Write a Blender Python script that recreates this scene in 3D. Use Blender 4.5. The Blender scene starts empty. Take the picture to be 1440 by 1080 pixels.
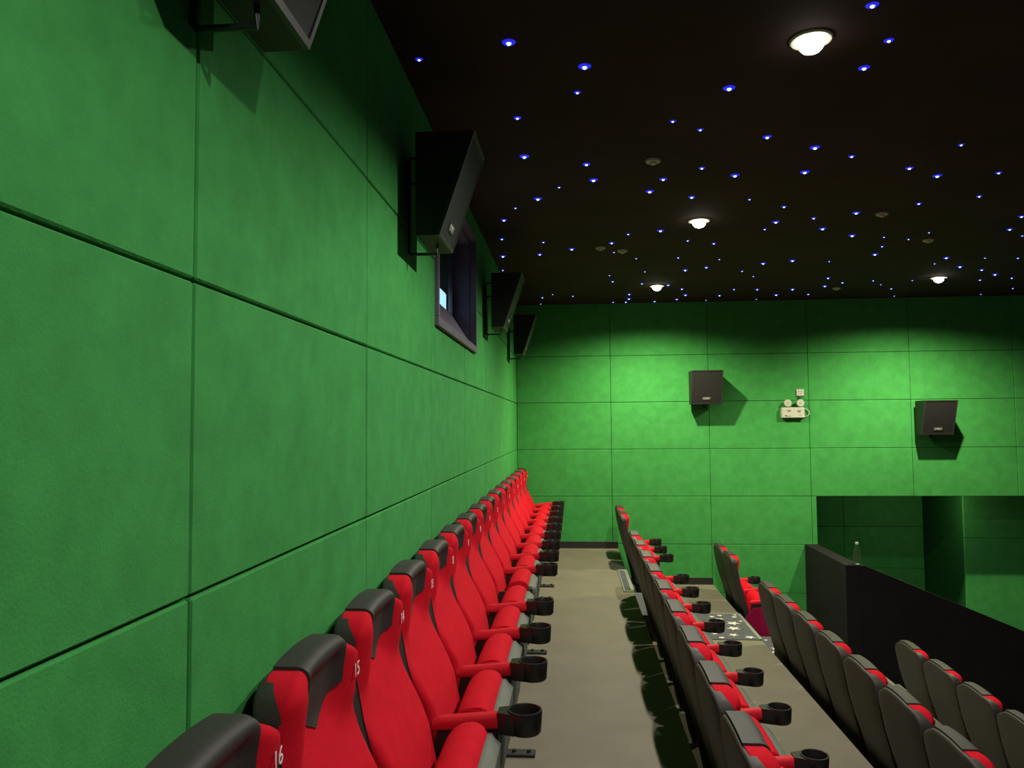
import bpy, math, random
from mathutils import Vector, Matrix

C = bpy.context.scene.collection
SC = bpy.context.scene
random.seed(7)

# ------------------------------------------------------------------ room measures (metres)
H_CAM = 1.56
XW = -0.7126          # face of the rear wall (left in the picture)
YD = 9.854            # face of the side wall (far in the picture)
ZC = 3.11             # ceiling
FLOOR = [0.0, -0.44, -0.885, -1.39]      # tiers
EDGE = [0.55, 1.715, 2.95, 4.2]          # front edge of each tier
AISLE = (7.35, 8.335)
PW, PH = 1.2265, 0.5945                  # felt panel size
PZ0, PY0, PX0 = 0.0552, 1.3967, 0.4856

# ------------------------------------------------------------------ camera, world, lights, exposure
yaw, pit, rol, foc = 0.0783, 0.0534, -0.0079, 1081.6
cd = bpy.data.cameras.new('camera')
cam = bpy.data.objects.new('camera', cd)
C.objects.link(cam)
fw = Vector((-math.sin(yaw)*math.cos(pit), math.cos(yaw)*math.cos(pit), math.sin(pit)))
rt = Vector((math.cos(yaw), math.sin(yaw), 0))
up = rt.cross(fw)
r2 = rt*math.cos(rol)+up*math.sin(rol)
u2 = -rt*math.sin(rol)+up*math.cos(rol)
M = Matrix((r2, u2, -fw)).transposed().to_4x4()
M.translation = (0, 0, H_CAM)
cam.matrix_world = M
cd.sensor_fit = 'HORIZONTAL'
cd.sensor_width = 36
cd.lens = foc*36/1440
cd.clip_start = 0.02
SC.camera = cam

w = bpy.data.worlds.new('world')
SC.world = w
w.use_nodes = True
w.node_tree.nodes['Background'].inputs[0].default_value = (0.55, 0.72, 1.0, 1)
w.node_tree.nodes['Background'].inputs[1].default_value = 0.035

SC.view_settings.view_transform = 'Standard'
SC.view_settings.look = 'None'
SC.view_settings.gamma = 1
SC.view_settings.use_curve_mapping = False
SC.view_settings.exposure = 0.0

LAMPS = [(0.98, 0.35), (0.98, 3.12), (0.98, 5.89), (0.96, 8.66), (3.94, 8.53)]
LAMP_W = [130, 195, 215, 430, 490]
LAMP_BLEND = [.40, .40, .50, .78, .78]


# ------------------------------------------------------------------ materials
def mat(name, col, rough=0.8, metal=0.0, var=0.0, vscale=6.0, bump=0.0, bscale=200.0, spec=0.5, col2=None, sheen=0.0):
    m = bpy.data.materials.new(name)
    m.use_nodes = True
    nt = m.node_tree
    b = nt.nodes['Principled BSDF']
    b.inputs['Base Color'].default_value = (*col, 1)
    b.inputs['Roughness'].default_value = rough
    b.inputs['Metallic'].default_value = metal
    b.inputs['Specular IOR Level'].default_value = spec
    if sheen:
        b.inputs['Sheen Weight'].default_value = sheen
    tc = nt.nodes.new('ShaderNodeTexCoord')
    if var:
        n = nt.nodes.new('ShaderNodeTexNoise')
        n.inputs['Scale'].default_value = vscale
        n.inputs['Detail'].default_value = 5
        n.inputs['Roughness'].default_value = 0.65
        nt.links.new(tc.outputs['Object'], n.inputs['Vector'])
        r = nt.nodes.new('ShaderNodeValToRGB')
        c2 = col2 or tuple(min(1, c*(1+var)) for c in col)
        c1 = tuple(c*(1-var) for c in col) if not col2 else col
        r.color_ramp.elements[0].position = 0.32
        r.color_ramp.elements[1].position = 0.68
        r.color_ramp.elements[0].color = (*c1, 1)
        r.color_ramp.elements[1].color = (*c2, 1)
        nt.links.new(n.outputs['Fac'], r.inputs['Fac'])
        nt.links.new(r.outputs['Color'], b.inputs['Base Color'])
    if bump:
        n2 = nt.nodes.new('ShaderNodeTexNoise')
        n2.inputs['Scale'].default_value = bscale
        n2.inputs['Detail'].default_value = 3
        nt.links.new(tc.outputs['Object'], n2.inputs['Vector'])
        bp = nt.nodes.new('ShaderNodeBump')
        bp.inputs['Strength'].default_value = bump
        bp.inputs['Distance'].default_value = 0.004
        nt.links.new(n2.outputs['Fac'], bp.inputs['Height'])
        nt.links.new(bp.outputs['Normal'], b.inputs['Normal'])
    return m


def emit(name, col, s, sample='NONE'):
    m = bpy.data.materials.new(name)
    m.use_nodes = True
    nt = m.node_tree
    b = nt.nodes['Principled BSDF']
    b.inputs['Base Color'].default_value = (*[c*0.1 for c in col], 1)
    b.inputs['Emission Color'].default_value = (*col, 1)
    b.inputs['Emission Strength'].default_value = s
    m.cycles.emission_sampling = sample
    return m


def clear(name, col, rough=0.03, ior=1.45):
    m = mat(name, col, rough)
    b = m.node_tree.nodes['Principled BSDF']
    b.inputs['Transmission Weight'].default_value = 1.0
    b.inputs['IOR'].default_value = ior
    return m


FELT = mat('green_felt', (0.046, 0.268, 0.062), 0.95, var=0.12, vscale=9, bump=0.35, bscale=160, spec=0.15)
JOINT = mat('dark_green_backing', (0.012, 0.09, 0.02), 0.95, spec=0.1)
CEIL = mat('black_ceiling_paint', (0.034, 0.018, 0.020), 0.9, var=0.2, vscale=2, spec=0.2)
VINYL = mat('tan_floor_covering', (0.160, 0.146, 0.108), 0.7, var=0.10, vscale=3, bump=0.1, bscale=90, spec=0.25)
SKIRT = mat('black_skirting', (0.012, 0.011, 0.010), 0.5)
RED = mat('red_upholstery', (0.54, 0.008, 0.020), 0.9, var=0.08, vscale=14, bump=0.25, bscale=420, spec=0.08)
REDP = mat('red_armrest_vinyl', (0.54, 0.008, 0.020), 0.65, var=0.05, vscale=14, spec=0.2)
MAG = mat('magenta_side_fabric', (0.33, 0.006, 0.060), 0.9, var=0.1, vscale=14, spec=0.2)
BLKF = mat('black_leatherette', (0.032, 0.030, 0.027), 0.6, var=0.1, vscale=20, bump=0.2, bscale=300, spec=0.4)
SHELL = mat('dark_grey_shell_plastic', (0.038, 0.035, 0.030), 0.55, var=0.12, vscale=30, bump=0.15, bscale=260, spec=0.4)
SEATSH = mat('grey_seat_pan_plastic', (0.10, 0.115, 0.095), 0.6, var=0.1, vscale=20, spec=0.3)
CUP = mat('black_cup_plastic', (0.012, 0.012, 0.012), 0.35, var=0.1, vscale=20, spec=0.5)
STEEL = mat('black_painted_steel', (0.015, 0.015, 0.015), 0.45, var=0.1, vscale=10, spec=0.5)
THREAD = mat('white_embroidery', (0.75, 0.62, 0.62), 0.8)
SPK = mat('black_speaker_cabinet', (0.006, 0.006, 0.0065), 0.55, var=0.15, vscale=15, bump=0.2, bscale=300)
GRILL = mat('charcoal_speaker_grille', (0.012, 0.012, 0.013), 0.6, var=0.2, vscale=120, bump=0.6, bscale=500)
TRIMG = mat('grey_grille_trim', (0.028, 0.028, 0.028), 0.45)
BADGE = mat('silver_badge', (0.6, 0.6, 0.6), 0.4)
WHITE = mat('white_plastic', (0.46, 0.47, 0.41), 0.5, var=0.05, vscale=20)
WHITE2 = mat('white_enamel', (0.45, 0.45, 0.42), 0.5, var=0.05, vscale=20)
PRINT = mat('dark_print', (0.05, 0.05, 0.045), 0.7)
REFL = mat('lamp_reflector', (0.55, 0.58, 0.50), 0.25, metal=0.3)
ALU = mat('aluminium_nosing', (0.62, 0.64, 0.60), 0.35, metal=0.8, var=0.1, vscale=30)
CARPET = mat('blue_grey_carpet', (0.085, 0.090, 0.100), 0.95, var=0.5, vscale=60, bump=0.5, bscale=350, spec=0.1)
STARP = mat('pale_star_print', (0.55, 0.55, 0.46), 0.95, var=0.15, vscale=60, spec=0.1)
BLACKW = mat('black_parapet_cloth', (0.007, 0.007, 0.0075), 0.8, var=0.25, vscale=4, bump=0.2, bscale=200, spec=0.25)
PORT = mat('purple_grey_port_lining', (0.13, 0.11, 0.16), 0.75, var=0.2, vscale=8, spec=0.2)
PORTD = mat('dark_port_frame', (0.10, 0.09, 0.115), 0.6, var=0.2, vscale=8)
BOOTH = mat('dark_booth_lining', (0.01, 0.012, 0.03), 0.8)
GLASS = clear('port_glass', (1, 1, 1), 0.0, 1.45)
PET = clear('clear_bottle_plastic', (0.95, 1.0, 0.97), 0.08, 1.4)
LENS = emit('frosted_lamp_lens', (1.0, 0.93, 0.76), 14.0)
LED = emit('blue_led_tip', (0.45, 0.55, 1.0), 4.0)
LEDR = emit('blue_led_halo', (0.012, 0.02, 0.75), 1.0)  # weak blue emission imitating the glow round each LED
SCREEN = emit('lit_projector_panel', (0.42, 0.80, 1.0), 2.6, 'AUTO')


# ------------------------------------------------------------------ mesh helpers
def mesh(name, V, F, m, smooth=None):
    me = bpy.data.meshes.new(name)
    me.from_pydata([tuple(v) for v in V], [], F)
    me.update()
    if m:
        me.materials.append(m)
    if smooth is not None:
        me.shade_smooth()
        me.set_sharp_from_angle(angle=math.radians(smooth))
    return me


def link(name, me, parent=None, loc=(0, 0, 0), rot=(0, 0, 0)):
    o = bpy.data.objects.new(name, me)
    C.objects.link(o)
    if parent:
        o.parent = parent
    o.location = loc
    o.rotation_euler = rot
    return o


def tag(o, label=None, cat=None, group=None, kind=None):
    if label:
        o['label'] = label
    if cat:
        o['category'] = cat
    if group:
        o['group'] = group
    if kind:
        o['kind'] = kind
    return o


def thing(name, label, cat, loc, rotz=0, group=None):
    o = bpy.data.objects.new(name, None)
    C.objects.link(o)
    o.empty_display_size = 0.1
    o.location = loc
    o.rotation_euler = (0, 0, rotz)
    return tag(o, label, cat, group)


class MB:
    def __init__(s):
        s.V, s.F = [], []

    def add(s, V, F):
        n = len(s.V)
        s.V += [tuple(v) for v in V]
        s.F += [tuple(i+n for i in f) for f in F]
        return s

    def box(s, a, b, bev=0.0):
        x0, y0, z0 = a
        x1, y1, z1 = b
        if bev <= 0:
            V = [(x0, y0, z0), (x1, y0, z0), (x1, y1, z0), (x0, y1, z0), (x0, y0, z1), (x1, y0, z1), (x1, y1, z1), (x0, y1, z1)]
            F = [(0, 3, 2, 1), (4, 5, 6, 7), (0, 1, 5, 4), (1, 2, 6, 5), (2, 3, 7, 6), (3, 0, 4, 7)]
            return s.add(V, F)
        # chamfered box: 24 corner verts
        V, idx = [], {}
        for i, x in enumerate((x0, x1)):
            for j, y in enumerate((y0, y1)):
                for k, z in enumerate((z0, z1)):
                    sx, sy, sz = (1, -1)[i], (1, -1)[j], (1, -1)[k]
                    for ax, p in ((0, (x, y+sy*bev, z+sz*bev)), (1, (x+sx*bev, y, z+sz*bev)), (2, (x+sx*bev, y+sy*bev, z))):
                        idx[i, j, k, ax] = len(V)
                        V.append(p)
        F = []
        g = idx
        for i in (0, 1):
            f = [g[i, 0, 0, 0], g[i, 1, 0, 0], g[i, 1, 1, 0], g[i, 0, 1, 0]]
            F.append(tuple(f if i else f[::-1]))
            f = [g[0, i, 0, 1], g[0, i, 1, 1], g[1, i, 1, 1], g[1, i, 0, 1]]
            F.append(tuple(f if i else f[::-1]))
            f = [g[0, 0, i, 2], g[1, 0, i, 2], g[1, 1, i, 2], g[0, 1, i, 2]]
            F.append(tuple(f if i else f[::-1]))
        def q(a, b, c, d, flip):
            F.append((a, b, c, d) if not flip else (d, c, b, a))
        for i in (0, 1):
            for j in (0, 1):
                q(g[i, j, 0, 0], g[i, j, 1, 0], g[i, j, 1, 1], g[i, j, 0, 1], (i+j) % 2 == 1)
                q(g[i, 0, j, 0], g[i, 0, j, 2], g[i, 1, j, 2], g[i, 1, j, 0], (i+j) % 2 == 0)
                q(g[0, i, j, 1], g[1, i, j, 1], g[1, i, j, 2], g[0, i, j, 2], (i+j) % 2 == 1)
        for i in (0, 1):
            for j in (0, 1):
                for k in (0, 1):
                    t = (g[i, j, k, 0], g[i, j, k, 1], g[i, j, k, 2])
                    F.append(t if (i+j+k) % 2 else t[::-1])
        return s.add(V, F)

    def prism(s, pts, axis, a, b):
        """polygon pts (2D) extruded along axis from a to b"""
        n = len(pts)
        def P(p, t):
            if axis == 'y':
                return (p[0], t, p[1])
            if axis == 'x':
                return (t, p[0], p[1])
            return (p[0], p[1], t)
        V = [P(p, a) for p in pts]+[P(p, b) for p in pts]
        F = [tuple(range(n))[::-1], tuple(range(n, 2*n))]
        F += [(i, (i+1) % n, n+(i+1) % n, n+i) for i in range(n)]
        return s.add(V, F)

    def lathe(s, prof, n=24, centre=(0, 0, 0), axis='z', closed=False):
        V, F = [], []
        m = len(prof)
        for i in range(n):
            a = 2*math.pi*i/n
            for r, z in prof:
                p = (r*math.cos(a), r*math.sin(a), z)
                if axis == 'y':
                    p = (p[0], -p[2], p[1])
                V.append((p[0]+centre[0], p[1]+centre[1], p[2]+centre[2]))
        for i in range(n):
            j = (i+1) % n
            for k in range(m-1 if not closed else m):
                l = (k+1) % m
                F.append((i*m+k, j*m+k, j*m+l, i*m+l))
        if not closed:
            if prof[0][0] > 1e-6:
                F.append(tuple(i*m for i in range(n))[::-1])
            if prof[-1][0] > 1e-6:
                F.append(tuple(i*m+m-1 for i in range(n)))
        return s.add(V, F)

    def tube(s, pts, r, n=8, closed=False):
        P = [Vector(p) for p in pts]
        V, F = [], []
        L = len(P)
        ref = Vector((0.123, 0.31, 0.94)).normalized()
        for i, p in enumerate(P):
            t = (P[(i+1) % L] if (closed or i < L-1) else p)-(P[i-1] if (closed or i > 0) else p)
            t.normalize()
            a = t.cross(ref).normalized()
            b = t.cross(a)
            for k in range(n):
                th = 2*math.pi*k/n
                V.append(p+a*r*math.cos(th)+b*r*math.sin(th))
        for i in range(L if closed else L-1):
            j = (i+1) % L
            for k in range(n):
                l = (k+1) % n
                F.append((i*n+k, i*n+l, j*n+l, j*n+k))
        if not closed:
            F.append(tuple(range(n)))
            F.append(tuple(range((L-1)*n, L*n))[::-1])
        return s.add(V, F)

    def solid(s, A, B):
        """two grids (list of rows of points) stitched into one closed body"""
        R, K = len(A), len(A[0])
        V = [p for row in A for p in row]+[p for row in B for p in row]
        o = R*K
        F = []
        for i in range(R-1):
            for j in range(K-1):
                a, b, c, d = i*K+j, i*K+j+1, (i+1)*K+j+1, (i+1)*K+j
                F.append((a, b, c, d))
                F.append((o+d, o+c, o+b, o+a))
        rim = [j for j in range(K)]+[i*K+K-1 for i in range(1, R)]+[(R-1)*K+j for j in range(K-2, -1, -1)]+[i*K for i in range(R-2, 0, -1)]
        for t in range(len(rim)):
            a, b = rim[t], rim[(t+1) % len(rim)]
            F.append((b, a, o+a, o+b))
        return s.add(V, F)

    def mesh(s, name, m, smooth=None):
        me = mesh(name, s.V, s.F, m, smooth)
        import bmesh
        bm = bmesh.new()
        bm.from_mesh(me)
        bmesh.ops.recalc_face_normals(bm, faces=bm.faces)
        bm.to_mesh(me)
        bm.free()
        if smooth is not None:
            me.shade_smooth()
            me.set_sharp_from_angle(angle=math.radians(smooth))
        return me

    def obj(s, name, m, parent=None, smooth=None, loc=(0, 0, 0), rot=(0, 0, 0)):
        return link(name, s.mesh(name, m, smooth), parent, loc, rot)


def interp(tab, z):
    if z <= tab[0][0]:
        return tab[0][1]
    for (a, x), (b, y) in zip(tab, tab[1:]):
        if z <= b:
            t = (z-a)/(b-a)
            return x+(y-x)*t
    return tab[-1][1]


def text_mesh(body, size, m, extrude=0.0006):
    cu = bpy.data.curves.new('lettering', 'FONT')
    cu.body = body
    cu.size = size
    cu.align_x = 'CENTER'
    cu.align_y = 'CENTER'
    cu.extrude = extrude
    cu.resolution_u = 3
    o = bpy.data.objects.new('lettering', cu)
    C.objects.link(o)
    bpy.context.view_layer.update()
    me = bpy.data.meshes.new_from_object(o.evaluated_get(bpy.context.evaluated_depsgraph_get()))
    bpy.data.objects.remove(o)
    me.materials.clear()
    me.materials.append(m)
    return me


def copy_tree(o, parent=None):
    c = o.copy()
    C.objects.link(c)
    if parent:
        c.parent = parent
    for ch in list(o.children):
        copy_tree(ch, c)
    return c


# ------------------------------------------------------------------ the setting: walls, ceiling, tiers
GAP = 0.006
PT = 0.03      # felt panel thickness; the panel faces are the wall faces


def struct(name, mb, m, label, parent=None, smooth=None):
    o = mb.obj(name, m, parent, smooth)
    if parent is None:
        tag(o, label, kind='structure')
    return o


def panels_x(parent, x, ys, zs, holes=()):
    """panels on a wall facing +X"""
    for y0, y1 in zip(ys, ys[1:]):
        for z0, z1 in zip(zs, zs[1:]):
            rects = [(y0, y1, z0, z1)]
            for h in holes:
                out = []
                for a, b, c, d in rects:
                    ha, hb, hc, hd = max(a, h[0]), min(b, h[1]), max(c, h[2]), min(d, h[3])
                    if ha >= hb or hc >= hd:
                        out.append((a, b, c, d))
                        continue
                    if ha-a > .02:
                        out.append((a, ha, c, d))
                    if b-hb > .02:
                        out.append((hb, b, c, d))
                    if hc-c > .02:
                        out.append((ha, hb, c, hc))
                    if d-hd > .02:
                        out.append((ha, hb, hd, d))
                rects = out
            for a, b, c, d in rects:
                g = GAP/2
                ga = 0 if any(abs(a-h[1]) < 1e-4 for h in holes) else g
                jit = random.uniform(-.0012, .0012)
                MB().box((x-PT, a+g, c+g), (x+jit, b-g, d-g), 0.004).obj('panel', FELT, parent)


def panels_y(parent, y, rects):
    for a, b, c, d in rects:
        g = .002
        jit = random.uniform(-.0012, .0012)
        MB().box((a+g, y+jit, c+g), (b-g, y+PT, d-g), 0.004).obj('panel', FELT, parent)


WIN = (3.965, 5.575, 2.085, 2.94)
X0, X1, YB = -1.0, 7.6, -1.2
ys = [YB]+[PY0+PW*k for k in range(-2, 7)]+[YD]
ys = sorted(y for y in ys if YB <= y <= YD)
zs = [0.0]+[PZ0+PH*k for k in range(0, 5)]+[ZC]
wl = MB()
for a, b, c, d in ((YB, WIN[0], 0, ZC), (WIN[1], YD+.03, 0, ZC), (WIN[0], WIN[1], 0, WIN[2]), (WIN[0], WIN[1], WIN[3], ZC)):
    wl.box((XW-.35, a, c-.0), (XW-PT-.001, b, d))
wall_left = struct('wall_left', wl, JOINT, 'rear wall of the cinema clad in large green felt panels')
panels_x(wall_left, XW, ys, zs, [WIN])

# far (side) wall with the entrance opening at the right
OPX, OPZ = 3.0, 0.65
wf = MB()
wf.box((XW-.35, YD+PT+.001, -3.2), (OPX, YD+.30, ZC))
wf.box((OPX, YD+PT+.001, OPZ), (X1, YD+.30, ZC))
wall_far = struct('wall_far', wf, JOINT, 'side wall of green felt panels facing the camera, above the entrance recess')
xs = [XW]+[PX0+PW*k for k in range(0, 7)]
xs = [x for x in xs if x < X1]
zj = [PZ0+PH*k for k in range(-3, 5)]+[ZC]
R = []
for a, b in zip(xs, xs[1:]):
    for c, d in zip(zj, zj[1:]):
        if c >= OPZ-.01:
            R.append((a, b, c, d))
        else:
            b2 = min(b, OPX)
            if b2-a > .02:
                R.append((a, b2, c, d))
panels_y(wall_far, YD, R)

# entrance recess (vomitory) behind the opening
rc = MB()
rc.box((OPX-.05, 11.62, -3.2), (5.02, 11.75, OPZ+.3))
rc.box((5.02, 10.48, -3.2), (X1, 11.75, OPZ+.3))
rc.box((OPX-.12, YD+.30, -3.2), (OPX-.002, 11.70, OPZ+.3))
wall_recess = struct('wall_recess', rc, JOINT, 'green felt walls inside the entrance recess in the side wall')
Rr = []
for a, b in ((OPX, 3.9), (3.9, 5.01)):
    for c, d in ((-2.4, -1.13), (-1.13, -.54), (-.54, .055), (.055, .65)):
        Rr.append((a, b, c, d))
panels_y(wall_recess, 11.62-PT, Rr)
Rr = []
for a, b in ((5.02, 6.25), (6.25, 7.45)):
    for c, d in ((-2.4, -1.13), (-1.13, .055), (.055, .65)):
        Rr.append((a, b, c, d))
panels_y(wall_recess, 10.48-PT, Rr)
struct('ceiling_recess', MB().box((OPX-.1, YD+.30, OPZ+.02), (X1, 11.8, OPZ+.12)), CEIL, 'dark ceiling of the entrance recess')
cl = bpy.data.lights.new('recess_fill', 'POINT')  # unseen fill light, added to lift the dark recess walls
cl.energy = 10
cl.color = (1.0, .86, .62)
cl.shadow_soft_size = .08
clo = bpy.data.objects.new('recess_fill', cl)
C.objects.link(clo)
clo.location = (4.55, 10.22, .52)
struct('floor_recess', MB().box((OPX-.1, 8.6, -2.5), (X1, 11.8, -2.4)), VINYL, 'floor of the entrance recess below the parapet')

struct('ceiling', MB().box((XW-.35, YB, ZC), (X1, YD+.3, ZC+.1)), CEIL, 'black ceiling dotted with blue star lights and downlights')

# seating tiers (cut away where the entrance recess is)
fx = [XW-.35]+EDGE
for i in range(4):
    b = MB().box((fx[i]-.02, YB, FLOOR[i]-.9), (fx[i+1], YD+.03 if fx[i+1] < 2.9 else (8.43 if i == 3 else 8.43), FLOOR[i]))
    if i == 2:
        b.box((fx[2]-.02, 8.43, FLOOR[2]-.9), (2.83, YD+.03, FLOOR[2]-.001))
    struct('floor' if i == 0 else 'floor_%d' % (i+1), b, VINYL, 'tan floor of seating tier, %s from the green rear wall' % ['first', 'second', 'third', 'fourth'][i])
struct('floor_5', MB().box((EDGE[3]-.02, YB, -2.7), (X1, 8.43, -1.85)), VINYL, 'lowest tan floor in front of the seating tiers')

# skirting along the side wall on each tier, and along the rear wall
struct('baseboard_left', MB().box((XW, YB, 0), (XW+.012, YD-.013, .085), .002), SKIRT, 'black skirting along the rear wall behind the back row')
for i, (a, b) in enumerate(((XW, EDGE[0]), (EDGE[0], EDGE[1]), (EDGE[1], 2.82))):
    struct(['baseboard_far', 'baseboard_far_2', 'baseboard_far_3'][i], MB().box((a, YD-.014, FLOOR[i]), (b, YD, FLOOR[i]+.085), .002), SKIRT,
           'black skirting at the foot of the side wall, %s tier' % ['top', 'second', 'third'][i])

# black parapet round the entrance recess
PX = 2.84
par = MB()
par.box((PX, 8.43, -2.4), (OPX-.003, YD-.002, .064), .004)
wall_par = struct('wall_parapet_side', par, BLACKW, 'low black parapet running from the side wall beside the steps')
pf = MB().prism([(OPX-.003, -2.4), (OPX-.003, .055), (3.04, .055), (6.4, -1.355), (6.4, -2.4)], 'y', 8.43, 8.53)
struct('wall_parapet_front', pf, BLACKW, 'black sloping parapet in front of the entrance recess')

# ------------------------------------------------------------------ projection window in the rear wall
win = bpy.data.objects.new('window_1', None)
C.objects.link(win)
win.location = (XW, (WIN[0]+WIN[1])/2, WIN[2])
tag(win, 'projection booth window high in the green rear wall with purple lining', kind='structure')
wy0, wy1, wz0, wz1 = WIN[0]-win.location.y, WIN[1]-win.location.y, 0.0, WIN[3]-WIN[2]
fr = MB()
T = .05
fr.box((-.03, wy0, wz0), (.022, wy1, wz0+T), .003)
fr.obj('bottom_frame', PORTD, win)
MB().box((-.03, wy0, wz1-T*.6), (.022, wy1, wz1), .003).obj('top_frame', PORTD, win)
for a, b in ((wy0, wy0+.02), (wy1-.025, wy1)):
    MB().box((-.03, a, wz0+T), (.022, b, wz1-T*.6), .003).obj('side_frame', PORTD, win)
DP = -.16
# splayed lining
MB().prism([(-.012, wz0+T), (DP, wz0+.285), (DP, wz0+.26), (-.012, wz0+T-.02)], 'y', wy0+.004, wy1-.004).obj('sill', PORT, win)
MB().box((DP, wy1-.03, wz0+.03), (-.03, wy1-.005, wz1-.03)).obj('jamb', PORT, win)
MB().box((DP, wy0+.005, wz0+.03), (-.03, wy0+.03, wz1-.03)).obj('jamb', PORT, win)
MB().box((DP, wy0+.004, wz1-.05), (-.03, wy1-.004, wz1-.03)).obj('head_lining', PORT, win)
MB().box((DP-.008, wy0+.03, wz0+.26), (DP, wy1-.03, wz1-.05)).obj('pane', GLASS, win)
mu = MB()
for yy in (wy0+.03, wy0+1.50, wy1-.05):
    mu.box((DP-.02, yy, wz0+.26), (DP+.012, yy+.022, wz1-.05))
mu.box((DP-.02, wy0+.03, wz0+.26), (DP+.006, wy1-.03, wz0+.28))
mu.obj('pane_frame', PORTD, win)
bo = MB()
bo.box((-.92, wy0-.1, -.1), (-.90, wy1+.1, wz1+.1))
bo.box((-.92, wy0-.12, -.1), (DP-.012, wy0-.1, wz1+.1))
bo.box((-.92, wy1+.1, -.1), (DP-.012, wy1+.12, wz1+.1))
bo.box((-.92, wy0-.12, -.12), (DP-.012, wy1+.12, -.1))
bo.box((-.92, wy0-.12, wz1+.1), (DP-.012, wy1+.12, wz1+.12))
bo.obj('booth_lining', BOOTH, win)
# lit panel of the projector standing behind the pane
MB().box((DP-.06, wy0+.78, wz0+.24), (DP-.03, wy0+1.47, wz0+.42), .003).obj('lit_panel', SCREEN, win)
MB().box((DP-.20, wy0+.74, wz0-.08), (DP-.062, wy0+1.49, wz0+.46), .01).obj('projector_housing', BOOTH, win)

# ------------------------------------------------------------------ ceiling lights
for i, (x, y) in enumerate(LAMPS):
    lab = ['round white downlight in the black ceiling, almost above the camera',
           'brightest round downlight in the black ceiling, nearest one in view',
           'round downlight in the middle of the ceiling row above the second seat row',
           'farthest round downlight of the row above the second seat row',
           'lone round downlight on the right, near the side wall'][i]
    t = thing('downlight', lab, 'light', (x, y, ZC), 0, 'downlights in the black ceiling')
    MB().lathe([(.050, .0), (.050, -.006), (.078, -.010), (.084, -.006), (.084, .0)], 32, closed=True).obj('rim', WHITE2, t, 40)
    MB().lathe([(.0495, .0), (.0495, -.018), (.046, -.036), (.034, -.050), (.014, -.058), (0, -.059)], 32).obj('lens', LENS, t, 60)
    ld = bpy.data.lights.new('downlight_lamp', 'SPOT')
    ld.energy = LAMP_W[i]
    ld.color = ((1.0, .95, .88), (1.0, .95, .86), (1.0, .94, .80), (1.0, .93, .62), (1.0, .93, .62))[i]
    ld.spot_size = math.radians(158)
    ld.spot_blend = LAMP_BLEND[i]
    ld.shadow_soft_size = .035
    lo = bpy.data.objects.new('lamp', ld)
    C.objects.link(lo)
    lo.parent = t
    lo.location = (0, 0, -.075)

STARS = [(-0.63,3.14),(-0.24,3.03),(0.07,3.27),(0.04,3.53),(-0.26,3.8),(-0.26,4.36),(0.1,4.53),(0.15,4.83),(-0.07,4.96),(-0.22,5.2),(-0.39,5.41),(-0.5,5.72),(-0.57,6.31),(-0.62,6.96),(-0.68,7.6),(-0.23,6.46),(-0.28,6.92),(0.01,6.74),(0.53,5.11),(0.59,4.86),(0.83,5.27),(0.53,3.92),(0.69,4.05),(0.47,6.26),(0.72,6.17),(0.35,6.55),(0.39,6.92),(0.61,7.2),(1.0,7.21),(1.15,7.8),(0.75,7.84),(0.78,8.51),(0.4,8.0),(0.45,8.34),(1.27,8.9),(1.37,9.32),(1.31,9.64),(1.05,9.77),(0.69,9.19),(0.71,9.52),(0.69,9.77),(0.53,9.77),(-0.35,9.3),(-0.39,9.8),(-0.22,9.1),(0.02,9.24),(1.08,8.63),(0.99,6.54),(0.8,4.67),(1.13,2.88),(1.3,3.16),(1.29,3.4),(0.74,3.55),(1.07,4.19),(1.38,4.38),(1.64,4.55),(1.45,4.81),(1.03,4.83),(2.07,4.8),(2.31,4.97),(2.19,4.42),(2.67,4.95),(1.24,5.37),(1.53,5.58),(1.58,6.0),(1.55,6.22),(1.84,5.92),(2.01,6.25),(2.11,5.8),(2.33,6.51),(2.62,6.6),(2.74,6.95),(2.8,7.27),(2.47,5.6),(2.81,5.46),(2.93,6.48),(2.86,6.7),(3.41,6.04),(3.54,6.44),(3.77,6.68),(1.23,6.67),(1.4,7.33),(1.34,7.69),(1.74,7.93),(1.92,8.23),(1.88,9.01),(2.15,9.04),(1.79,9.41),(1.69,9.77),(2.31,9.77),(1.86,7.56),(2.11,7.46),(2.48,7.55),(2.75,8.42),(2.87,8.91),(3.0,8.72),(2.56,9.08),(2.85,9.46),(2.47,9.45),(3.3,8.64),(3.48,8.9),(3.71,9.19),(3.96,9.73),(3.73,8.68),(3.56,7.78),(3.54,7.5),(3.88,7.95),(3.92,7.56),(4.24,7.6),(4.19,8.15),(4.47,8.74),(4.46,8.42),(4.76,8.66),(5.14,9.34),(4.98,9.73)]
star_size = random.Random(3)
tip = MB().lathe([(.0085, 0), (.008, -.005), (.005, -.009), (0, -.010)], 10).mesh('led_tip', LED, 60)
ring = MB().lathe([(.008, 0), (.008, -.004), (.017, -.004), (.022, 0)], 14, closed=True).mesh('led_halo', LEDR, 60)  # emissive ring standing in for the light halo around the tip
for i, (x, y) in enumerate(STARS):
    t = thing('star_light', 'tiny blue star light set in the black cinema ceiling', 'light', (x, y, ZC), 0, 'blue star lights in the ceiling')
    k = star_size.choice((.6, .75, .9, 1.1, 1.3))
    link('led_tip', tip, t).scale = (k, k, k)
    link('halo', ring, t).scale = (k, k, k)

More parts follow.
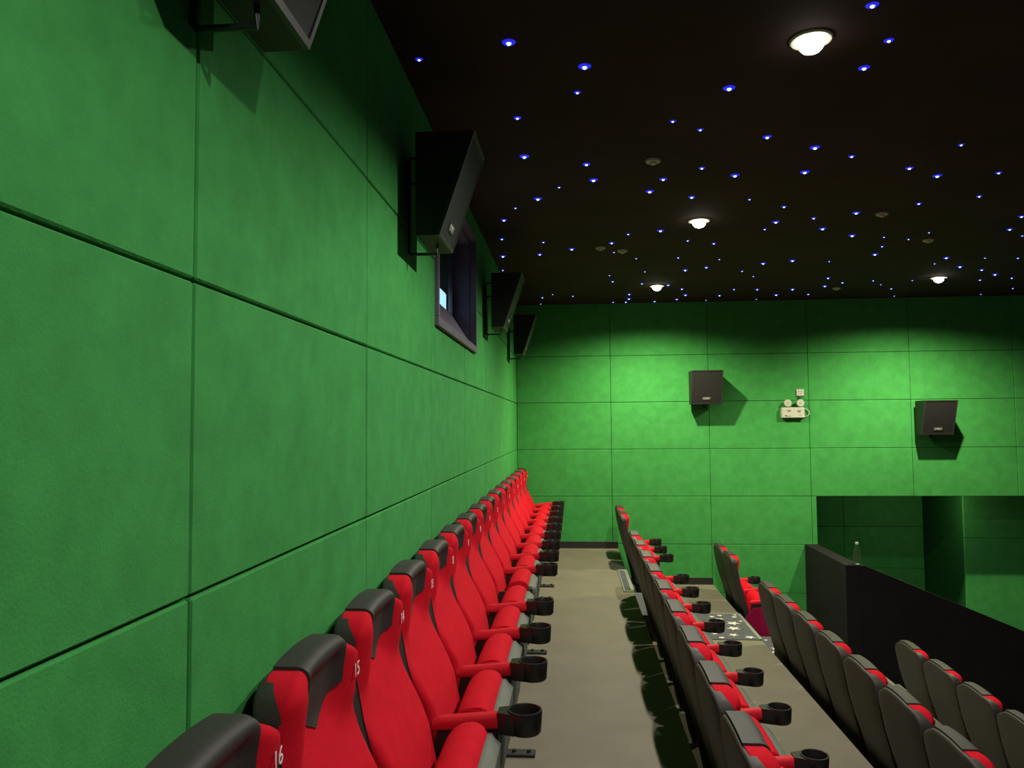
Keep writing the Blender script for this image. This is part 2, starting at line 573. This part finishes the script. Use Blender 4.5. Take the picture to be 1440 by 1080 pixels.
det = [((.49, 4.50), 'small round ceiling detector left of the middle downlight'),
       ((.26, 6.71), 'left one of two small white discs left of the farther downlights'),
       ((.46, 6.85), 'right one of two small white discs left of the farther downlights'),
       ((3.04, 6.74), 'small white disc above the lone downlight on the right'),
       ((2.31, 5.84), 'small pale disc in the middle of the ceiling on the right'),
       ((3.05, 9.06), 'small white disc near the side wall, left of the lone downlight')]
for (x, y), lab in det:
    t = thing('ceiling_detector', lab, 'detector', (x, y, ZC), 0, 'small discs on the ceiling')
    MB().lathe([(.045, 0), (.045, -.008), (.040, -.014), (0, -.014)], 20).obj('base', WHITE2, t, 40)
    MB().lathe([(.022, -.014), (.020, -.024), (.012, -.028), (0, -.028)], 16).obj('cap', WHITE2, t, 40)

# ------------------------------------------------------------------ loudspeakers
badge_txt = text_mesh('CMRT', .034, BADGE, .001)


def speaker(label, loc, rotz, wdt=.35, h=.435, gap=.074, d0=.10, d1=.25):
    """local +X points out of the wall, Y along it, origin at the lower rear edge on the wall"""
    t = thing('wall_speaker', label, 'speaker', loc, rotz, 'surround speakers on the green walls')
    g = gap
    hw = wdt/2
    prof = [(g, .0), (g, h), (g+d1-.012, h), (g+d0-.012, 0)]
    MB().prism(prof, 'y', -hw, hw).obj('cabinet', SPK, t)
    sx = (d1-d0)/h
    def fx_(z): return g+d0+sx*z
    # grille frame (four bars) and the mesh panel inside it
    fr = MB()
    b = .014
    for (z0, z1, ya, yb) in ((.0, b, -hw, hw), (h-b, h, -hw, hw), (b, h-b, -hw, -hw+b), (b, h-b, hw-b, hw)):
        fr.prism([(fx_(z0)-.012, z0), (fx_(z0), z0), (fx_(z1), z1), (fx_(z1)-.012, z1)], 'y', ya, yb)
    fr.obj('grille_frame', TRIMG, t)
    gr = MB()
    n = 14
    A, B = [], []
    for i in range(n+1):
        z = b+(h-2*b)*i/n
        bulge = .002
        A.append([(fx_(z)-.004+bulge*math.sin(math.pi*i/n), -hw+b+(wdt-2*b)*j/6, z) for j in range(7)])
        B.append([(fx_(z)-.011, -hw+b+(wdt-2*b)*j/6, z) for j in range(7)])
    gr.solid(A, B).obj('grille', GRILL, t, 30)
    # badge
    ang = math.atan(sx)
    zb = .068
    bo = MB().box((-.001, -.05, -.019), (.003, .05, .019), .001).obj('badge', PRINT, t, None, (fx_(zb)-.002, 0, zb), (0, ang, 0))
    link('lettering', badge_txt, bo, (.0034, 0, 0), (math.pi/2, 0, math.pi/2))
    # U bracket to the wall
    br = MB()
    br.tube([(g+.02, 0, h-.05), (.016, 0, h-.05), (.010, 0, h-.06), (.010, 0, -.03), (.016, 0, -.04), (g+.06, 0, -.04), (g+.06, 0, .004)], .007, 8)
    br.obj('bracket', STEEL, t, 40)
    MB().tube([(.010, 0, h*.62), (g+.01, 0, h*.64)], .008, 8).obj('bracket_arm', STEEL, t, 40)
    MB().box((0, -.03, h*.45), (.012, .03, h*.8), .002).obj('wall_plate', STEEL, t)
    return t


ZS = 2.346
speaker('black wedge speaker at the top left edge of the picture', (XW, 1.355, ZS), 0)
speaker('large black wedge speaker on the rear wall before the booth window', (XW, 3.275, ZS), 0)
speaker('black wedge speaker on the rear wall just past the booth window', (XW, 6.26, ZS), 0)
speaker('farthest black speaker on the rear wall, near the room corner', (XW, 8.62, ZS), 0)
speaker('left black speaker on the green side wall', (1.645, YD, 1.80), -math.pi/2, .375, .41, .075, .14, .28)
speaker('right black speaker on the green side wall, above the entrance recess', (4.37, YD, 1.405), -math.pi/2, .375, .41, .075, .14, .28)

# ------------------------------------------------------------------ twin-head emergency light and wall socket
em = thing('emergency_light', 'white twin-head emergency light between the two side-wall speakers', 'emergency light', (2.73, YD, 1.62))
MB().box((-.14, -.055, 0), (.14, 0, .132), .008).obj('housing', WHITE, em)
for s, xx in ((0, -.062), (1, .092)):
    hd = MB()
    hd.lathe([(0, -.03), (.030, -.028), (.044, -.008), (.046, .012), (.042, .016)], 24, (xx, -.045, .185), 'y')
    ho = hd.obj('lamp_head', WHITE, em, 40)
    MB().lathe([(0, .012), (.036, .013), (.041, .0155), (.0, .0165)], 24, (xx, -.045, .185), 'y').obj('lamp_lens', REFL, ho, 40)
    MB().tube([(xx, -.03, .128), (xx, -.03, .15)], .010, 8).obj('lamp_stem', WHITE, em, 40)
pr_ = MB()
for (a, b, c, d) in ((-.07, .088, -.025, .097), (-.06, .078, -.045, .086), (-.10, .022, -.03, .028), (-.10, .030, -.075, .036)):
    pr_.box((a, -.0562, b), (c, -.055, d))
for k in range(7):
    pr_.box((.055+.006*k, -.0562, .065+.004*((k*3) % 4)), (.058+.006*k, -.055, .100-.003*((k*5) % 4)))
pr_.obj('printed_marks', PRINT, em)
MB().box((.078, -.058, .034), (.104, -.055, .052), .001).obj('test_button', REFL, em)
cab = [(.14, -.02, .105)]+[(.152+.052*math.sin(a), -.02, .066+.048*math.cos(a)) for a in [math.pi*k/12 for k in range(13)]]+[(.14, -.02, .020)]
MB().tube(cab, .0045, 8).obj('cable', WHITE, em, 60)
so = thing('wall_socket', 'small square white socket above the emergency light', 'socket', (2.833, YD, 1.893))
MB().box((-.046, -.018, 0), (.046, 0, .086), .005).obj('plate', WHITE, so)
ho = MB()
for a, b in ((-.018, .05), (.010, .05), (-.004, .022)):
    ho.box((a, -.0186, b), (a+.006, -.0178, b+.016))
ho.obj('socket_slots', PRINT, so)
MB().box((-.02, -.03, -.02), (.018, -.002, .004), .004).obj('plug', PRINT, so)

# ------------------------------------------------------------------ water bottle on the parapet
bt = thing('water_bottle', 'clear plastic water bottle with white cap on the parapet corner', 'bottle', (2.985, 8.485, .055))
bp = [(0, .002), (.030, 0), (.037, .006), (.037, .045), (.034, .052), (.037, .06), (.037, .095), (.034, .102), (.037, .11), (.036, .135), (.030, .165), (.017, .195), (.0135, .200), (.0135, .222)]
inn = [(max(0, r-.0015), z) for r, z in bp[::-1]]
inn = [(.012, .222)]+[(max(0, r-.0016), z+.0016 if z < .02 else z) for r, z in bp[-2::-1]]
MB().lathe(bp+inn, 28).obj('body', PET, bt, 50)
MB().lathe([(0, .238), (.0150, .238), (.016, .235), (.016, .217), (.0142, .217)], 24).obj('cap', WHITE, bt, 40)
MB().lathe([(0, .004), (.027, .0035), (.033, .008), (.026, .012), (0, .014)], 24).obj('base', WHITE, bt, 40)

# ------------------------------------------------------------------ carpeted aisle steps with star print and metal nosings
ya, yb = AISLE
star_rng = random.Random(5)


def star_poly(cx, cy, r, rot, z):
    V = [(cx+(r if k % 2 == 0 else r*.42)*math.cos(rot+math.pi*k/5), cy+(r if k % 2 == 0 else r*.42)*math.sin(rot+math.pi*k/5), z) for k in range(10)]
    V.append((cx, cy, z+.0004))
    return V, [(k, (k+1) % 10, 10) for k in range(10)]


def carpet(name, label, x0, x1, z0, z1, nose_x):
    t = thing(name, label, 'aisle step', ((x0+x1)/2, (ya+yb)/2, z0), 0, 'carpeted aisle steps')
    cx, cy = (x0+x1)/2, (ya+yb)/2
    y0, y1 = ya+.01-cy, yb-.01-cy
    MB().box((x0-cx, y0, 0), (x1-cx, y1, z1-z0), .004).obj('carpet', CARPET, t)
    sb = MB()
    pts = []
    tries = 0
    while x0 > .6 and len(pts) < int(34*(x1-x0)) and tries < 4000:
        tries += 1
        r = star_rng.choice((.028, .038, .055, .075))
        px, py = star_rng.uniform(x0-cx+r, x1-cx-r-.02) if x1-x0 > .2 else 0, star_rng.uniform(y0+r, y1-r)
        if all(math.hypot(px-a, py-b) > r+q+.02 for a, b, q in pts):
            pts.append((px, py, r))
            sb.add(*star_poly(px, py, r, star_rng.uniform(0, 6.28), z1-z0+.0012))
    if pts:
        tag(sb.obj('star_print', STARP, t), 'scattered pale stars printed on the dark carpet', kind='stuff')
    if nose_x:
        n = MB()
        n.box((x1-cx-.028, y0, z1-z0), (x1-cx+.006, y1, z1-z0+.006), .001)
        n.box((x1-cx, y0, z1-z0-.035), (x1-cx+.006, y1, z1-z0), .001)
        n.obj('nosing', ALU, t)
    return t


c0 = carpet('aisle_step', 'narrow carpeted step edge on the back aisle floor', .47, .55, .0, .006, True)
MB().box((-.04, -.53, .006), (.04, -.51, .010), .001).obj('edge_strip', ALU, c0)
MB().box((-.04, .51, .006), (.04, .53, .010), .001).obj('edge_strip', ALU, c0)
MB().box((-.052, -.53, 0), (-.04, .53, .010), .001).obj('edge_strip', ALU, c0)
carpet('aisle_step', 'star carpet half step behind the second seat row', .557, .90, FLOOR[1], -.22, True)
carpet('aisle_step', 'wide star carpet in the gap between second and third rows', .91, 1.715, FLOOR[1], FLOOR[1]+.008, True)
carpet('aisle_step', 'star carpet half step below the second tier, beside the third row gap', 1.722, 2.06, FLOOR[2], -.66, True)
carpet('aisle_step', 'star carpet in the gap of the third row', 2.07, 2.95, FLOOR[2], FLOOR[2]+.008, True)
carpet('aisle_step', 'star carpet half step below the third tier, seen between rows', 2.957, 3.30, FLOOR[3], -1.13, True)
carpet('aisle_step', 'star carpet on the fourth tier beside the black parapet', 3.31, 4.2, FLOOR[3], FLOOR[3]+.008, True)

# ------------------------------------------------------------------ cinema chairs
# local frame: +X faces the screen, Y across, origin on the floor; armrest starts at x = -.04
BT = [(.10, -.040), (.28, -.075), (.45, -.118), (.6, -.160), (.75, -.200), (.9, -.228), (1.04, -.243)]
FT = [(.36, .0), (.5, -.030), (.578, -.046), (.654, -.083), (.706, -.112), (.76, -.142), (.814, -.160), (.88, -.165), (.95, -.158), (1.0, -.150), (1.04, -.152)]
WT = [(.10, .185), (.28, .225), (.45, .242), (.58, .243), (.63, .260), (.75, .264), (1.05, .264)]
HWT = .264


def ztop(y):
    """crest line; the shoulder on the camera side (-Y) is fuller than the other one"""
    a = abs(y)
    z = 1.038-.010*min(1, a/.14)**2
    if y < 0:
        if a > .165:
            q = min(1, (a-.165)/(HWT-.165))
            z -= .072*(1-math.sqrt(max(0, 1-q*q)))
    elif a > .128:
        q = min(1, (a-.128)/(HWT-.128))
        z -= .052*q**.8+.045*(1-math.sqrt(max(0, 1-q*q)))
    return z


def fall(d, r):
    if d >= r:
        return 1.0
    d = max(0, d)
    return math.sqrt(max(0, 1-(1-d/r)**2))


def lat(n):
    return [math.sin(math.pi/2*(-1+2*i/n)) for i in range(n+1)]


def shell_mesh():
    A, B = [], []
    us = lat(18)
    for j in range(21):
        v = math.sin(math.pi/2*j/20)
        ra, rb = [], []
        for u in us:
            zt = ztop(u*HWT)-.009*(1-abs(u)**4)
            zb = .11+.07*abs(u)**3
            z = zb+(zt-zb)*v
            y = u*interp(WT, z)
            e = min(interp(WT, z)-abs(y), zt-z)
            x = interp(BT, z)+.014*abs(u)**6+.010*(1-fall(max(0, zt-z), .02))
            ra.append((x, y, z))
            rb.append((x+.022+.010*abs(u)**4+.020*abs(u)**8, y, z))
        A.append(ra)
        B.append(rb)
    return MB().solid(A, B).mesh('back_shell', SHELL, 50)


SHW = .137


def smooth(a, b, x):
    t = max(0, min(1, (x-a)/(b-a)))
    return t*t*(3-2*t)


def front(y, z):
    """front face of the backrest: two side bolsters and a shallow dish for the headrest"""
    a = abs(y)
    F = interp(FT, z)
    k = smooth(.78, .88, z)
    top = 1-smooth(.965, 1.02, z)
    return F+k*(.026*(.4+.6*top)*math.exp(-((a-.195)/.048)**2)-.022*top*(1-smooth(.090, .150, a)))


def seam(y, z):
    q = min(1, abs(y)/HWT)
    return interp(BT, z)+.014*q**6+.010*q**4+.018+.020*q**8


def cushion_mesh():
    A, B = [], []
    us = lat(26)
    for j in range(33):
        v = .5-.5*math.cos(math.pi*j/32)
        ra, rb = [], []
        for u in us:
            zt = ztop(u*HWT)-.004-.012*(1-smooth(.112, .140, abs(u)*HWT))
            zb = .36
            z = zb+(zt-zb)*v
            wz = interp(WT, z)-.009
            y = u*wz
            S = seam(y, z)
            F = front(y, z)
            f = min(fall(wz-abs(y), .030), .55+.45*fall(zt-z, .026))
            fb = fall(z-zb, .05)
            ra.append((S+(F-S)*(.35+.65*f)*(.4+.6*fb), y, z))
            rb.append((S-.003, y, z))
        A.append(rb)
        B.append(ra)
    return MB().solid(A, B).mesh('back_cushion', RED, 55)


def headrest_mesh():
    A, B = [], []
    us = [-1+2*i/24 for i in range(25)]
    for j in range(19):
        v = j/18
        v = 1-(1-v)**1.6
        ra, rb = [], []
        for q in us:
            y = q*SHW
            zl = .846+.066*abs(q)
            zt = ztop(y)+.002
            z = zl+(zt-zl)*v
            S = interp(BT, z)+.014
            F = front(y, z)+.004
            f = .62+.38*fall(zt-z, .022)
            ra.append((S+(F-S)*f, y, z))
            rb.append((S, y, z))
        A.append(rb)
        B.append(ra)
    return MB().solid(A, B).mesh('headrest', BLKF, 55)


ST = .594


def seat_mesh():
    """tipped-up seat pad: thick, with a half-round top"""
    A, B = [], []
    us = lat(16)
    hw = .208
    for j in range(19):
        v = .5-.5*math.cos(math.pi*j/18)
        z = .33+(ST-.33)*v
        ra, rb = [], []
        for u in us:
            y = u*hw*(1-.05*(1-v))
            zz = z-.010*abs(u)**4*v
            fe = min(fall(ST-z, .075), fall(hw*(1-abs(u)), .03)*.6+.4)
            fb = .5+.5*fall(z-.33, .05)
            xm = .070+.03*(z-.33)/.3
            rb.append((xm+.064*fe*fb+.004, y, zz))
            ra.append((xm-.078*fe*fb-.001, y, zz))
        A.append(ra)
        B.append(rb)
    return MB().solid(A, B).mesh('seat_cushion', RED, 55)


def pan_mesh():
    A, B = [], []
    us = lat(12)
    hw = .205
    for j in range(11):
        v = j/10
        z = .315+(.560-.315)*v
        ra, rb = [], []
        for u in us:
            y = u*hw*(1-.05*(1-v))
            fe = fall(min(hw*(1-abs(u)), .560-z, z-.315), .03)
            xm = .137+.022*(z-.33)/.3
            rb.append((xm+.010+.034*fe, y, z-.010*abs(u)**4))
            ra.append((xm-.004, y, z-.010*abs(u)**4))
        A.append(ra)
        B.append(rb)
    return MB().solid(A, B).mesh('seat_pan', SEATSH, 55)


def arm_mesh():
    A, B = [], []
    hw = .027
    for j in range(13):
        t = j/12
        x = -.045+(.186+.045)*t
        top = .574+.022*t
        bot = top-(.040+.012*t)
        e = fall(min(x+.045, .186-x+.02), .02)
        ra, rb = [], []
        for u in lat(8):
            y = u*hw
            c = fall(hw-abs(y), .014)
            ra.append((x, y, bot+.010*(1-c)))
            rb.append((x, y, bot+(top-bot)*(.45+.55*c*(.5+.5*e))))
        A.append(ra)
        B.append(rb)
    return MB().solid(A, B).mesh('armrest', REDP, 50)


def cup_mesh():
    m = MB()
    cx = .268
    prof = [(.0, .530), (.050, .530), (.0545, .536), (.0585, .602), (.0575, .606), (.0525, .606), (.050, .600), (.047, .541), (.0, .540)]
    m.lathe(prof, 28, (cx, 0, 0))
    # neck joining the ring to the armrest
    m.prism([(.178, -.028), (.235, -.048), (.223, -.035), (.2135, 0), (.223, .035), (.235, .048), (.178, .028)], 'z', .532, .6015)
    return m.mesh('cup_holder', CUP, 40)


def side_mesh():
    pts = [(-.03, .53), (.18, .55), (.178, .46), (.13, .42), (.11, .34), (.11, .29), (-.07, .30), (-.085, .36), (-.05, .44)]
    m = MB().prism(pts, 'y', -.012, .012)
    m.lathe([(0, -.014), (.014, -.014), (.014, .014), (0, .014)], 10, (.150, 0, .475), 'y')
    return m.mesh('side_plate', STEEL, 40)


def leg_mesh():
    m = MB()
    m.prism([(.050, .012), (.108, .012), (.104, .31), (.054, .31)], 'y', -.022, .022)
    return m.mesh('leg', STEEL, None)


def foot_mesh():
    m = MB().box((.035, -.032, 0), (.245, .032, .016), .004)
    m.lathe([(0, .026), (.010, .026), (.010, .014)], 8, (.215, 0, 0))
    m.lathe([(0, .026), (.010, .026), (.010, .014)], 8, (.145, 0, 0))
    return m.mesh('foot', STEEL, None)


def beam_mesh(p):
    return MB().box((-.055, -p/2+.014, .300), (-.005, p/2-.014, .345), .004).mesh('beam', STEEL)


def endpanel_mesh():
    pts = [(-.12, .06), (.15, .06), (.17, .30), (.175, .52), (-.02, .50), (-.10, .40)]
    return MB().prism(pts, 'y', -.010, .010).mesh('end_panel', MAG, 30)


M_SHELL, M_CUSH, M_HEAD, M_SEAT, M_PAN = shell_mesh(), cushion_mesh(), headrest_mesh(), seat_mesh(), pan_mesh()
M_ARM, M_CUP, M_SIDE, M_LEG, M_FOOT, M_END = arm_mesh(), cup_mesh(), side_mesh(), leg_mesh(), foot_mesh(), endpanel_mesh()
BEAMS = {}


def chair(label, group, x, yc, z, pitch, arms=(-1,), side_only=(), number=None, end=None):
    t = thing('cinema_chair', label, 'chair', (x, yc, z), 0, group)
    link('back_shell', M_SHELL, t)
    cu = link('back_cushion', M_CUSH, t)
    link('headrest', M_HEAD, t)
    link('seat_cushion', M_SEAT, t)
    link('seat_pan', M_PAN, t)
    if pitch not in BEAMS:
        BEAMS[pitch] = beam_mesh(pitch)
    link('beam', BEAMS[pitch], t)
    for s in arms:
        a = link('armrest', M_ARM, t, (0, s*pitch/2, 0))
        link('cup_holder', M_CUP, a)
    for s in tuple(arms)+tuple(side_only):
        link('side_plate', M_SIDE, t, (0, s*pitch/2, 0))
        lg = link('leg', M_LEG, t, (0, s*pitch/2, 0))
        link('foot', M_FOOT, lg)
    if end:
        link('end_panel', M_END, t, (0, end*(pitch/2+.026), 0))
    if number:
        link('seat_number', text_mesh(number, .050, THREAD), cu, (front(.196, .922)+.002, .196, .922), (math.pi/2, 0, math.pi/2))
    return t


ORD = ['nearest', 'second', 'third', 'fourth', 'fifth', 'sixth', 'seventh', 'eighth', 'ninth', 'tenth', 'eleventh', 'twelfth', 'thirteenth', 'fourteenth', 'fifteenth', 'sixteenth']
# back row, chairs 16 (nearest) to 1 (farthest)
P1 = .5425
for k in range(16):
    kk = k-3+1                       # index of the arm at the near side
    y0 = 2.637+P1*(kk-1)
    n = 16-k
    arms, side = [-1], []
    if kk-1 == 4:
        arms, side = [], [-1]        # this armrest is missing in the row
    if k == 15:
        arms = [-1, 1]
    extra = ', white number %d on its headrest' % n if n >= 15 else ''
    lab = '%s red and black chair in the back row%s' % (ORD[k] if k < 15 else 'farthest', extra)
    chair(lab, 'chairs in the back row', -.44, y0+P1/2, FLOOR[0], P1, tuple(arms), tuple(side), str(n))

P2 = .5547
XR = [None, .73, 1.89, 3.08]
rows = [(1, 'second row', 9), (2, 'third row', 8), (3, 'fourth row', 5)]
for r, rn, cnt in rows:
    for k in range(cnt):
        yc = 7.29-P2*(k+.5)
        order = cnt-1-k
        lab = '%s red chair with grey back shell in the %s, before the carpeted gap' % (ORD[order], rn)
        if r == 3:
            lab = '%s chair from the parapet in the dim lowest row at the right edge' % ['first', 'second', 'third', 'fourth', 'fifth'][k]
        chair(lab, 'chairs in the '+rn, XR[r], yc, FLOOR[r], P2, (-1, 1) if k == 0 else (-1,), (), None, None)
    if r < 3:
        for k in range(2):
            yc = 8.41+P2*(k+.5)
            lab = '%s of two red chairs by the side wall in the %s, past the gap' % (['nearer', 'farther'][k], rn)
            chair(lab, 'chairs in the '+rn, XR[r], yc, FLOOR[r], P2, (-1, 1) if k == 1 else (-1,), (), None, -1 if (k == 0 and r == 2) else None)
